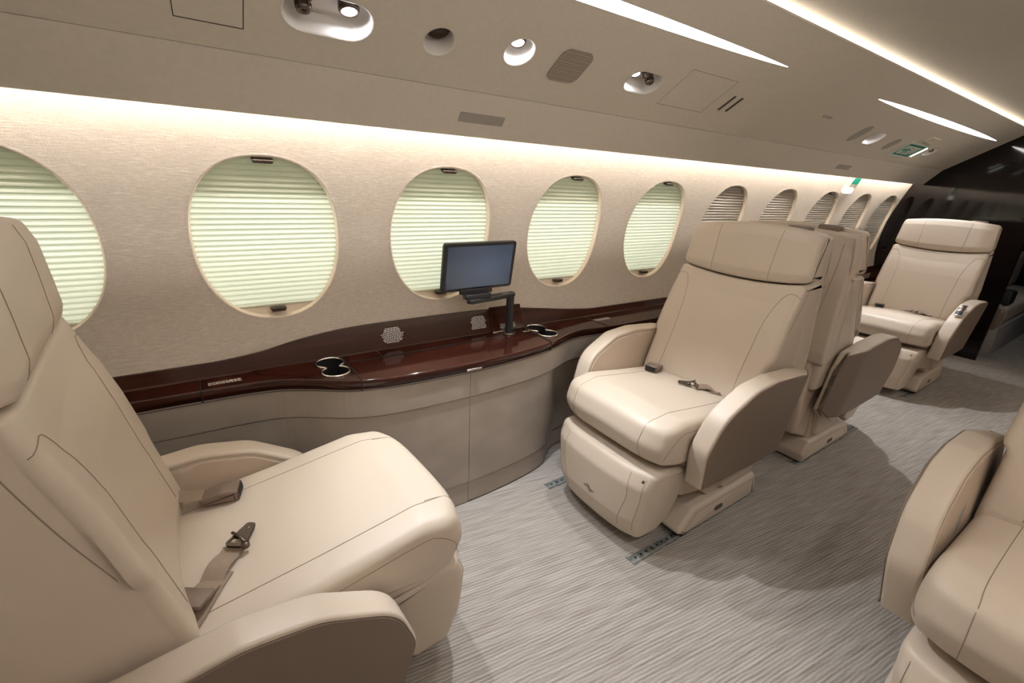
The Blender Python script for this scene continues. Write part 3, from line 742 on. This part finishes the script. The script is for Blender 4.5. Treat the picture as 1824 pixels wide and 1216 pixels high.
# housing, slight yaw
Mh = Matrix.Translation((0.921, 1.590, 0.972)) @ Matrix.Rotation(math.radians(2), 4, 'Z') @ Matrix.Rotation(math.radians(9), 4, 'X')
w2, h2 = 0.170, 0.100
def loopxz(w, h, r, y): return [(a, y, b) for a, b in rrect(0, 0, 2*w, 2*h, r)]
rows = [loopxz(w2-0.004, h2-0.004, 0.008, 0.011), loopxz(w2, h2, 0.012, 0.006), loopxz(w2, h2, 0.012, -0.006), loopxz(w2-0.002, h2-0.002, 0.010, -0.0085)]
mb = MB().strip(rows, True); mb.cap(rows[0]); mb.cap(rows[-1]); mb.v = [Mh @ v for v in mb.v]; sc_ = mch(rel(mb), 'screen_housing', BLACKP, sh=30)
me = MB().box(-w2+0.016, w2-0.016, -0.0095, -0.0080, -h2+0.013, h2-0.014)
so = me.build('display', SCREEN, None, smooth=False); so.parent = sc_
so.matrix_parent_inverse = Matrix.Identity(4); so.matrix_basis = Matrix.Translation((-X0, -Y0, -Z0)) @ Mh

# ------------------------------------------------------------------ seat tracks
def seat_track(x0, x1, y, label):
    t = thing('seat_track', label, 'seat track', (x0, y, 0.0))
    mb = MB().box(0, x1-x0, -0.022, 0.022, 0.0005, 0.003); mb.build('rail_channel', TRACK, t, smooth=False)
    mb = MB()
    for s in (-1, 1): mb.box(0, x1-x0, s*0.016-0.002, s*0.016+0.002, 0.003, 0.006)
    mb.build('rail_lip', TRIMG, t, smooth=False)
    mb = MB()
    k = 0.03
    while k < x1-x0-0.01: mb.lathe([(0.006, 0.0032), (0.0005, 0.0034)], 10, Matrix.Translation((k, 0, 0))); k += 0.03
    mb.build('rail_hole', BLACKM, t)
seat_track(1.13, 1.95, 0.80, 'worn metal seat rail in the carpet under the central facing seat, aisle side')
seat_track(1.13, 1.95, 1.30, 'worn metal seat rail in the carpet beside the cabinet, under the central seat')
seat_track(2.35, 3.10, 0.80, 'seat rail in the carpet under the second seat seen from behind')
seat_track(3.93, 4.7, 0.80, 'seat rail in the carpet under the far seat by the bulkhead')

# ------------------------------------------------------------------ club seats
def club_seat(label, x, y, face_, win, recl=0.0, armz=0.0, control=False, inner_panel=False, group=None, armx=0.0, cz=0.0, bx=0.0, yaw=0.0):
    """face_ = +1 looks to +X.  win = local-y sign of the window side"""
    t = thing('club_seat', label, 'seat', (x, y, 0), (0 if face_ > 0 else PI)+yaw, group)
    def P(mb, nm, m, par=None, **k): return mb.build(nm, m, par or t, **k)
    def seam(tree, pts, d, par, r=0.0009, lift=0.0003):
        q = onsurf(tree, pts, d, lift)
        if len(q) > 2: MB().tube(q, r, 5).build('seam', SEAM, par)
    # base
    ou = rpoly([(-0.30, 0.012, 0.01), (0.20, 0.012, 0.015), (0.245, 0.035, 0.02), (0.165, 0.125, 0.025), (-0.28, 0.135, 0.02), (-0.315, 0.06, 0.02)])
    base = loft(ou, -0.262, 0.262, 0.018, 3); bo = P(base, 'base_cover', LEA)
    tr = bvh(base)
    for s in (1, -1):
        seam(tr, bez([(0.215, s*1, 0.020), (0.15, s*1, 0.085), (0.11, s*1, 0.103), (-0.27, s*1, 0.110)]), (0, -s, 0), bo)
        mb = MB().strip([[(a, s*0.2615, b) for a, b in stadium(-0.02, 0.062, 0.056, 0.011)], [(a, s*0.2650, b) for a, b in stadium(-0.02, 0.062, 0.054, 0.010)]], True)
        mb.cap([(a, s*0.2650, b) for a, b in stadium(-0.02, 0.062, 0.054, 0.010)]); mb.build('release_slot', BRONZE, bo, smooth=False)
    for s in (1, -1): P(MB().box(0.16, 0.21, s*0.245-0.012, s*0.245+0.012, 0.0065, 0.026, 0.004), 'rail_fitting', DBRONZE)
    # frame between base and cushion
    ou = rpoly([(-0.27, 0.13, 0.02), (0.05, 0.13, 0.02), (0.09, 0.17, 0.02), (0.24, 0.20, 0.02), (0.26, 0.375, 0.01), (-0.29, 0.375, 0.01)])
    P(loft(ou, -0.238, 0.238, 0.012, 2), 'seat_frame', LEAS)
    P(loft(rpoly([(-0.24, 0.155, 0.015), (-0.02, 0.155, 0.015), (0.0, 0.30, 0.01), (-0.26, 0.30, 0.01)]), -0.262, 0.262, 0.012, 2), 'side_shroud', LEA)
    # leg rest
    def ff(px, py, pz): k = 0.86+0.14*min(1, max(0, (pz-0.08)/0.27)); return (px-0.035*(py/0.25)**4+0.004*math.cos(py*8), py*k, pz)
    ou = rpoly([(0.27, 0.34, 0.015), (0.262, 0.22, 0.04), (0.285, 0.10, 0.03), (0.35, 0.055, 0.03), (0.45, 0.058, 0.03), (0.480, 0.15, 0.05), (0.482, 0.30, 0.05), (0.455, 0.358, 0.03), (0.38, 0.362, 0.02)], 0.03)
    leg = loft(ou, -0.25, 0.25, 0.022, 8, ff); lo = P(leg, 'leg_rest', LEA); tr = bvh(leg)
    for s in (1, -1):
        seam(tr, bez([(1, s*0.165, 0.345), (1, s*0.17, 0.25), (1, s*0.15, 0.17), (1, s*0.138, 0.10)], 30), (-1, 0, 0), lo)
        seam(tr, bez([(1, s*0.222, 0.34), (1, s*0.218, 0.25), (1, s*0.193, 0.10)], 30), (-1, 0, 0), lo)
    if face_ < 0:
        sq = onsurf(tr, [(1, 0.228-0.018, 0.335), (1, 0.228-0.010, 0.335), (1, 0.228-0.010, 0.325), (1, 0.228-0.018, 0.325)], (-1, 0, 0), 0.0008)
        if len(sq) == 4: MB().cap(sq).build('tag', BRONZE, lo, smooth=False)
        em = MB()
        for pts in ([(0, -0.03, 0.182), (0, 0.030, 0.178)], [(0, -0.008, 0.196), (0, 0.008, 0.166)], [(0, -0.018, 0.190), (0, 0.002, 0.188)], [(0, 0.0, 0.170), (0, 0.016, 0.171)]):
            q = onsurf(tr, [(1, a+0.0, b) for _, a, b in (pts[0], tuple((pts[0][i]+pts[1][i])/2 for i in range(3)), pts[1])], (-1, 0, 0), 0.0006)
            if len(q) == 3: em.tube(q, 0.0011, 5)
        em.build('emblem', BRONZE, lo)
    # cushion
    def fc(px, py, pz):
        u = py/0.262
        px2 = px - 0.045*abs(u)**5*max(0, (px-0.1)/0.35)
        return (px2 + (0.012 if cz else 0), py, pz + cz + (0.012*(1-u*u) if pz > 0.44 else 0))
    ou = rpoly([(-0.16, 0.385, 0.02), (0.34, 0.372, 0.03), (0.425, 0.395, 0.03), (0.462, 0.455, 0.045), (0.435, 0.532, 0.05), (0.33, 0.548, 0.10), (0.10, 0.520, 0.1), (-0.16, 0.492, 0.02)], 0.03)
    cu = loft(ou, -0.262, 0.262, 0.030, 10, fc); co = P(cu, 'seat_cushion', LEA); tr = bvh(cu)
    for s in (1, -1):
        seam(tr, bez([(-0.14, s*0.175, 1), (0.10, s*0.178, 1), (0.33, s*0.178, 1), (0.42, s*0.172, 1)], 40), (0, 0, -1), co)
        seam(tr, bez([(1, s*0.172, 0.53), (1, s*0.168, 0.47), (1, s*0.166, 0.40)], 20), (-1, 0, 0), co)
        e = [(px, s*1, pz) for px, pz in ((-0.13, 0.470), (0.10, 0.494), (0.30, 0.516), (0.38, 0.508), (0.425, 0.470), (0.435, 0.43))]
        e = [(a_+(0.012 if cz else 0)-(0.03 if a_ > 0.37 else 0), b_, c_+cz-0.004) for a_, b_, c_ in e]
        seam(tr, bez(e, 40), (0, -s, 0), co)
    # backrest, wings above the arms
    def rot(px, pz):
        c, s_ = math.cos(recl), math.sin(recl); dx, dz = px+0.10, pz-0.48
        return (-0.10 + bx + dx*c + dz*s_, 0.48 + dz*c - dx*s_)
    def yk(z): 
        a = 0.264 if z < 0.668 else (0.282 if z > 0.690 else 0.264+(z-0.668)/0.022*0.018)
        return a/0.264
    def fb(px, py, pz):
        u = py/0.264
        fr = 1 if px > -0.36 else 0
        x2 = px + fr*(0.030*u*u*(1-max(0, (pz-0.88)/0.1)*0.6)) - fr*0.008*max(0, abs(u)-0.8)/0.2
        z2 = pz - 0.026*(1-u*u)*max(0, (pz-0.85)/0.13)
        k = yk(pz); w_ = 1.0 - 0.03*max(0, (pz-0.7)/0.3)
        a, b = rot(x2, z2); return (a, py*k*w_, b)
    ou = rpoly([(-0.41, 0.44, 0.02), (-0.075, 0.455, 0.03), (-0.085, 0.52, 0.02), (-0.139, 0.664), (-0.1495, 0.692), (-0.19, 0.80, 0.05), (-0.235, 0.90, 0.05), (-0.262, 0.982, 0.014), (-0.405, 0.988, 0.01), (-0.432, 0.692), (-0.434, 0.664)], 0.022)
    bk = loft(ou, -0.264, 0.264, 0.024, 12, fb); bo2 = P(bk, 'backrest', LEA); tr = bvh(bk)
    for s in (1, -1):
        pts = [(0.274, 0.930), (0.252, 0.943), (0.225, 0.938), (0.205, 0.905), (0.192, 0.86), (0.183, 0.80), (0.180, 0.72), (0.178, 0.62), (0.180, 0.52)]
        q = []
        for yy, zz in bez([(a, b, 0) for a, b in pts], 50) and [(v.x, v.y) for v in bez([(a, b, 0) for a, b in pts], 50)]:
            a, b = rot(-0.2, zz); q.append((1, s*yy, b))
        seam(tr, q, (-1, 0, 0), bo2)
        q = [rot(-0.145, 0.70), rot(-0.20, 0.80), rot(-0.25, 0.905), rot(-0.275, 0.97)]
        seam(tr, bez([(a-0.022, s*1, b) for a, b in q], 30), (0, -s, 0), bo2)
    # shell
    def fs(px, py, pz):
        u = py/0.262; w_ = 1.0 - 0.03*max(0, (pz-0.7)/0.3)
        a, b = rot(px + 0.02*u*u*(1 if px < -0.43 else 0), pz + 0.018*(1-u*u)*max(0, (pz-1.0)/0.15)); return (a, py*w_*1.05, b)
    ou = rpoly([(-0.34, 0.60, 0.01), (-0.33, 0.97, 0.01), (-0.345, 1.150, 0.012), (-0.425, 1.158, 0.02), (-0.452, 0.96, 0.1), (-0.475, 0.64, 0.03), (-0.46, 0.575, 0.02)], 0.03)
    shb = loft(ou, -0.262, 0.262, 0.014, 10, fs); so_ = P(shb, 'back_shell', LEA); tr = bvh(shb)
    for s in (1, -1):
        seam(tr, bez([(-1, s*0.19, rot(-0.46, 0.62)[1]), (-1, s*0.20, rot(-0.46, 0.8)[1]), (-1, s*0.215, rot(-0.43, 1.0)[1]), (-1, s*0.215, rot(-0.42, 1.14)[1])], 40), (1, 0, 0), so_)
    seam(tr, [(-1, -0.20+0.4*i/20, rot(-0.45, 0.93)[1]) for i in range(21)], (1, 0, 0), so_)
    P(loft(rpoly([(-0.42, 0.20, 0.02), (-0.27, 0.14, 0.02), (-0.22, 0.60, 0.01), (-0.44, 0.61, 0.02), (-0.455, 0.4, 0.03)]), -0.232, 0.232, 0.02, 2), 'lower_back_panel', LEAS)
    # headrest
    def fh(px, py, pz):
        u = py/0.262; fr = 1 if px > -0.35 else 0
        z2 = pz + 0.020*(1-u*u)*max(0, (pz-1.05)/0.11) - 0.026*(1-u*u)*max(0, (1.07-pz)/0.085)
        x2 = px + fr*0.014*u*u - fr*0.05*max(0, abs(u)-0.8)/0.2*0.5
        a, b = rot(x2, z2); return (a, py*1.065*(1-0.035*(pz-0.98)/0.17), b)
    ou = rpoly([(-0.375, 0.992, 0.008), (-0.262, 0.988, 0.016), (-0.258, 1.02, 0.03), (-0.285, 1.13, 0.03), (-0.305, 1.166, 0.022), (-0.372, 1.166, 0.012)], 0.022)
    hd = loft(ou, -0.262, 0.262, 0.020, 12, fh); ho = P(hd, 'headrest', LEA); tr = bvh(hd)
    for yy in (-0.125, 0.125):
        zs = [rot(-0.27, 0.965)[1]+i*(rot(-0.3, 1.17)[1]-rot(-0.27, 0.965)[1])/20 for i in range(21)]
        seam(tr, [(1, yy*(1+0.05*(i/20)), z) for i, z in enumerate(zs)], (-1, 0, 0), ho)
    for s in (1, -1):
        q = [rot(-0.285, 0.995), rot(-0.29, 1.05), rot(-0.312, 1.13), rot(-0.33, 1.155)]
        seam(tr, bez([(a-0.01, s*1, b) for a, b in q], 24), (0, -s, 0), ho)
    lx, lz = rot(-0.40, 1.162)
    P(MB().box(lx-0.020, lx+0.020, -win*0.14-0.045, -win*0.14+0.045, lz-0.006, lz+0.026, 0.008, 3), 'headrest_latch', BUCK)
    # arms
    def lean(z): return 0.036*min(1.25, max(-0.3, (z-0.30)/0.34))
    AO = [(-0.345, 0.640, 0.012), (-0.372, 0.56, 0.03), (-0.365, 0.34, 0.02), (-0.31, 0.295, 0.03), (-0.07, 0.284, 0.1), (0.16, 0.292, 0.05), (0.270, 0.298, 0.006), (0.308, 0.46, 0.10), (0.262, 0.590, 0.14), (0.11, 0.668, 0.14), (-0.02, 0.680, 0.1), (-0.20, 0.668, 0.1)]
    for s in (1, -1):
        def fa(px, py, pz, s=s):
            yy = 0.290 + py + lean(pz)
            if px < -0.25 and py > 0.0: yy -= (-0.25-px)*0.38
            return (px+armx, s*yy, pz+armz-(0.12*max(0, px) if armz else 0))
        outl = rpoly(AO, 0.03); arm_ = loft(outl, -0.036, 0.036, 0.010, 2, fa, 5, 0.03)
        ao = P(arm_, 'armrest', LEA)
        # outer taupe panel, inset from the rim
        N = vnorm(outl)
        inn = [p-q*0.0075 for p, q in zip(outl, N)]
        pn = loft(inn, 0.028, 0.0405, 0.003, 1, fa, 3, 0.02); pn.build('side_panel', TAUPE, ao)
        rim = [fa(p.x, 0.0372, p.y) for p in [p-q*0.006 for p, q in zip(outl, N)]]
        MB().tube(rim, 0.0012, 5, closed=True).build('seam', SEAM, ao)
        inn2 = [p-q*0.020 for p, q in zip(outl, N)]
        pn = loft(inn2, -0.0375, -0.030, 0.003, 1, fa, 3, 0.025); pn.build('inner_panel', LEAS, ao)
        for off in (0.0140, 0.0100):
            rim = [fa(p.x, -0.0362+(0.0 if off > 0.012 else 0.0006), p.y) for p in [p-q*off for p, q in zip(outl, N)]]
            MB().tube(rim, 0.0009, 5, closed=True).build('seam', SEAM, ao)
        if control and s != win:
            Mx = Matrix.Translation(fa(0.212, 0.0, 0.640)) @ Matrix.Rotation(math.radians(38), 4, 'Y')
            c1 = MB().box(-0.050, 0.050, -0.021, 0.021, -0.004, 0.006, 0.004, 3, Mx).build('control_unit', CHROME, ao)
            MB().box(-0.044, 0.004, -0.017, 0.017, 0.006, 0.0075, 0.001, 1, Mx).build('touch_pad', BRONZE, c1)
            MB().box(0.010, 0.044, -0.017, 0.017, 0.006, 0.0075, 0.001, 1, Mx).build('button', BLACKP, c1)
        if inner_panel and s != win:
            q = [fa(a, -0.0378, b) for a, b in ((0.02, 0.555), (0.075, 0.535), (0.085, 0.480), (0.035, 0.500))]
            MB().cap(q).build('inset_button_plate', GREYL, ao, smooth=False)
    # belts
    def ribbon(pts, w, nm, m, th=0.0022, par=None):
        P_ = [Vector(p) for p in pts]; rows = []
        for i, p in enumerate(P_):
            d = (P_[min(i+1, len(P_)-1)]-P_[max(i-1, 0)]); d.z = 0; d.normalize(); sd = Vector((-d.y, d.x, 0))
            rows.append([p-sd*w/2, p+sd*w/2, p+sd*w/2+Vector((0, 0, th)), p-sd*w/2+Vector((0, 0, th))])
        mb = MB().strip(rows, True); mb.cap(rows[0]); mb.cap(rows[-1]); return P(mb, nm, m, par, sh=30)
    trc = bvh(cu)
    def zc(px, py):
        h = trc.ray_cast(Vector((px, py, 1)), Vector((0, 0, -1))); return h[0].z if h[0] else 0.5
    k = win
    pts = bez([(-0.165, k*0.215, 0.53), (-0.135, k*0.205, 0.525), (-0.105, k*0.195, 0.515), (-0.07, k*0.185, 0.512)], 12)
    pts = [Vector((p.x, p.y, max(p.z, zc(p.x, p.y)+0.002))) for p in pts]
    ribbon(pts, 0.045, 'belt_strap', BELT)
    a = math.atan2(-k*0.10, 0.3)
    zc0 = zc(-0.03, k*0.170)
    Mb = Matrix.Translation((-0.033, k*0.172, zc0+0.019)) @ Matrix.Rotation(a, 4, 'Z') @ Matrix.Rotation(-0.10, 4, 'Y')
    mb = loft(rpoly([(-0.042, -0.012, 0.006), (0.040, -0.017, 0.004), (0.044, 0.012, 0.004), (0.005, 0.016, 0.01), (-0.042, 0.006, 0.006)], 0.02), -0.029, 0.029, 0.007, 2)
    mb.v = [Mb @ v for v in mb.v]; bu = P(mb, 'buckle', BUCK, sh=50)
    MB().box(0.037, 0.0452, -0.026, 0.026, -0.015, 0.012, 0.004, 2, Mb).build('metal_rim', BRONZE, bu)
    MB().box(0.039, 0.0462, -0.0225, 0.0225, -0.012, 0.009, 0.003, 2, Mb).build('buckle_slot', BLACKM, bu)
    pts = bez([(-0.19, -k*0.205, 0.50), (-0.15, -k*0.185, 0.50), (-0.115, -k*0.150, 0.50), (-0.09, -k*0.115, 0.50), (-0.065, -k*0.080, 0.50), (-0.035, -k*0.045, 0.50)], 30)
    q = [Vector((p.x, p.y, zc(p.x, p.y)+0.003+0.010*abs(math.sin(i*0.33)))) for i, p in enumerate(pts)]
    ribbon(q, 0.047, 'belt_strap', BELT)
    q2 = [Vector((p.x-0.012, p.y-k*0.03, zc(p.x, p.y)+0.0015)) for i, p in enumerate(pts[:-3])]
    ribbon(q2, 0.045, 'belt_strap', BELT)
    dr = math.atan2(k*0.12, 0.095)
    Ma = Matrix.Translation((-0.12, -k*0.148, zc(-0.12, -k*0.148)+0.018)) @ Matrix.Rotation(dr, 4, 'Z') @ Matrix.Rotation(0.12, 4, 'Y')
    P(MB().box(-0.024, 0.024, -0.031, 0.031, 0.002, 0.012, 0.002, 2, Ma), 'belt_adjuster', BUCK)
    Mt = Matrix.Translation((-0.020, -k*0.030, zc(-0.02, -k*0.03)+0.012)) @ Matrix.Rotation(dr, 4, 'Z')
    fr = sheet(rrect(0.012, 0, 0.075, 0.044, 0.012), [rrect(-0.008, 0, 0.016, 0.030, 0.004), rrect(0.036, 0, 0.012, 0.010, 0.003)], lambda a_, b_: (a_, b_*(1 if a_ < 0.012 else 0.55), 0.0))
    v2 = [Mt @ v for v in fr.v]; v3 = [Mt @ (v+Vector((0, 0, 0.004))) for v in fr.v]
    mb = MB().add(v3, fr.f).add(v2, fr.f); to = P(mb, 'belt_tongue', BRONZE, smooth=False)
    MB().tube([Mt @ Vector((-0.020, -0.026, 0.007)), Mt @ Vector((0.0, 0.0, 0.009)), Mt @ Vector((0.012, 0.024, 0.006))], 0.0035, 8).build('tongue_bar', BRONZE, to)
    MB().lathe([(0.0005, 0.007), (0.008, 0.006), (0.009, -0.002), (0.008, -0.005)], 16, Mt @ Matrix.Translation((-0.022, -0.026 if k > 0 else 0.026, 0.006))).build('tongue_knob', BRONZE, to)
    return t

club_seat('large cream leather seat at lower left in the foreground, seen from its back and side', -0.015, 1.03, 1, 1, recl=math.radians(8.5), armz=-0.115, armx=-0.045, cz=-0.02, bx=-0.055, yaw=math.radians(4))
club_seat('cream leather seat in the centre facing the camera beside the bulging cabinet', 1.60, 1.03, -1, -1)
club_seat('cream leather seat turned away, back to back behind the central facing seat', 2.67, 1.03, 1, 1)
club_seat('farthest cream leather seat facing the camera against the black bulkhead', 4.255, 1.03, -1, -1, control=True)
club_seat('cream leather seat cropped by the right edge across the aisle', 1.60, -0.155, -1, 1, inner_panel=True)

# ------------------------------------------------------------------ lights
def spot(loc, tgt, e, size, blend=0.3, rad=0.015, col=(0.90, 0.94, 1.0)):
    l = bpy.data.lights.new('reading_spot', 'SPOT'); l.energy = e; l.spot_size = math.radians(size); l.spot_blend = blend; l.shadow_soft_size = rad; l.color = col
    o = bpy.data.objects.new('reading_spot', l); C.objects.link(o); o.location = loc
    o.rotation_euler = (Vector(tgt)-Vector(loc)).to_track_quat('-Z', 'Y').to_euler(); return o
def area(loc, tgt, e, sx, sy, col):
    l = bpy.data.lights.new('daylight', 'AREA'); l.energy = e; l.shape = 'RECTANGLE'; l.size = sx; l.size_y = sy; l.color = col
    o = bpy.data.objects.new('daylight', l); C.objects.link(o); o.location = loc
    o.rotation_euler = (Vector(tgt)-Vector(loc)).to_track_quat('-Z', 'Y').to_euler(); return o
CN = {0: 66, 1: 74, 2: 56, 3: 70, 4: 60}
TG = {0: (0.50, 0.93, 0.5), 1: (0.88, 0.84, 0.0), 2: (1.20, 0.98, 0.4), 3: (3.45, 0.72, 0.0), 4: (4.5, 0.9, 0.4)}
EN = {0: 10.5, 1: 20, 2: 8.5, 3: 24, 4: 9}
for i, (p, x) in enumerate(LAMPS):
    spot(p, TG[i], EN[i], CN[i], 0.45)
spot((1.0, 2*MID-1.27, 1.63), (1.1, -0.1, 0.4), 2.2, 70, 0.5)
spot((2.9, 2*MID-1.27, 1.63), (2.7, 0.3, 0.0), 5, 75, 0.5)
spot((6.7, 0.5, 1.93), (6.7, 0.75, 0.0), 3, 110, 0.6, 0.1)
# daylight behind the nearer shades
area((0.8, 2.25, 1.05), (0.8, 1.7, 1.07), 10.3, 3.6, 0.7, (0.96, 1.0, 0.92))

world = bpy.data.worlds.new('world'); bpy.context.scene.world = world; world.use_nodes = True
world.node_tree.nodes['Background'].inputs[0].default_value = (0.8, 0.85, 0.9, 1); world.node_tree.nodes['Background'].inputs[1].default_value = 0.05

# ------------------------------------------------------------------ camera
cam = bpy.data.cameras.new('camera'); co_ = bpy.data.objects.new('camera', cam); C.objects.link(co_)
cam.sensor_width = 36; cam.lens = 800/1824*36; cam.clip_start = 0.02
R_ = Vector((0.8300716, -0.5558677, 0.0446344)); U_ = Vector((0.1509831, 0.3010671, 0.9415746)); B_ = Vector((-0.5368289, -0.7748353, 0.3338339))
M = Matrix((R_, U_, B_)).transposed().to_4x4(); M.translation = Vector((0, 0, 1.3)); co_.matrix_world = M
sc = bpy.context.scene; sc.camera = co_
sc.view_settings.view_transform = 'Standard'; sc.view_settings.look = 'None'; sc.view_settings.gamma = 1; sc.view_settings.use_curve_mapping = False
sc.view_settings.exposure = 1.40
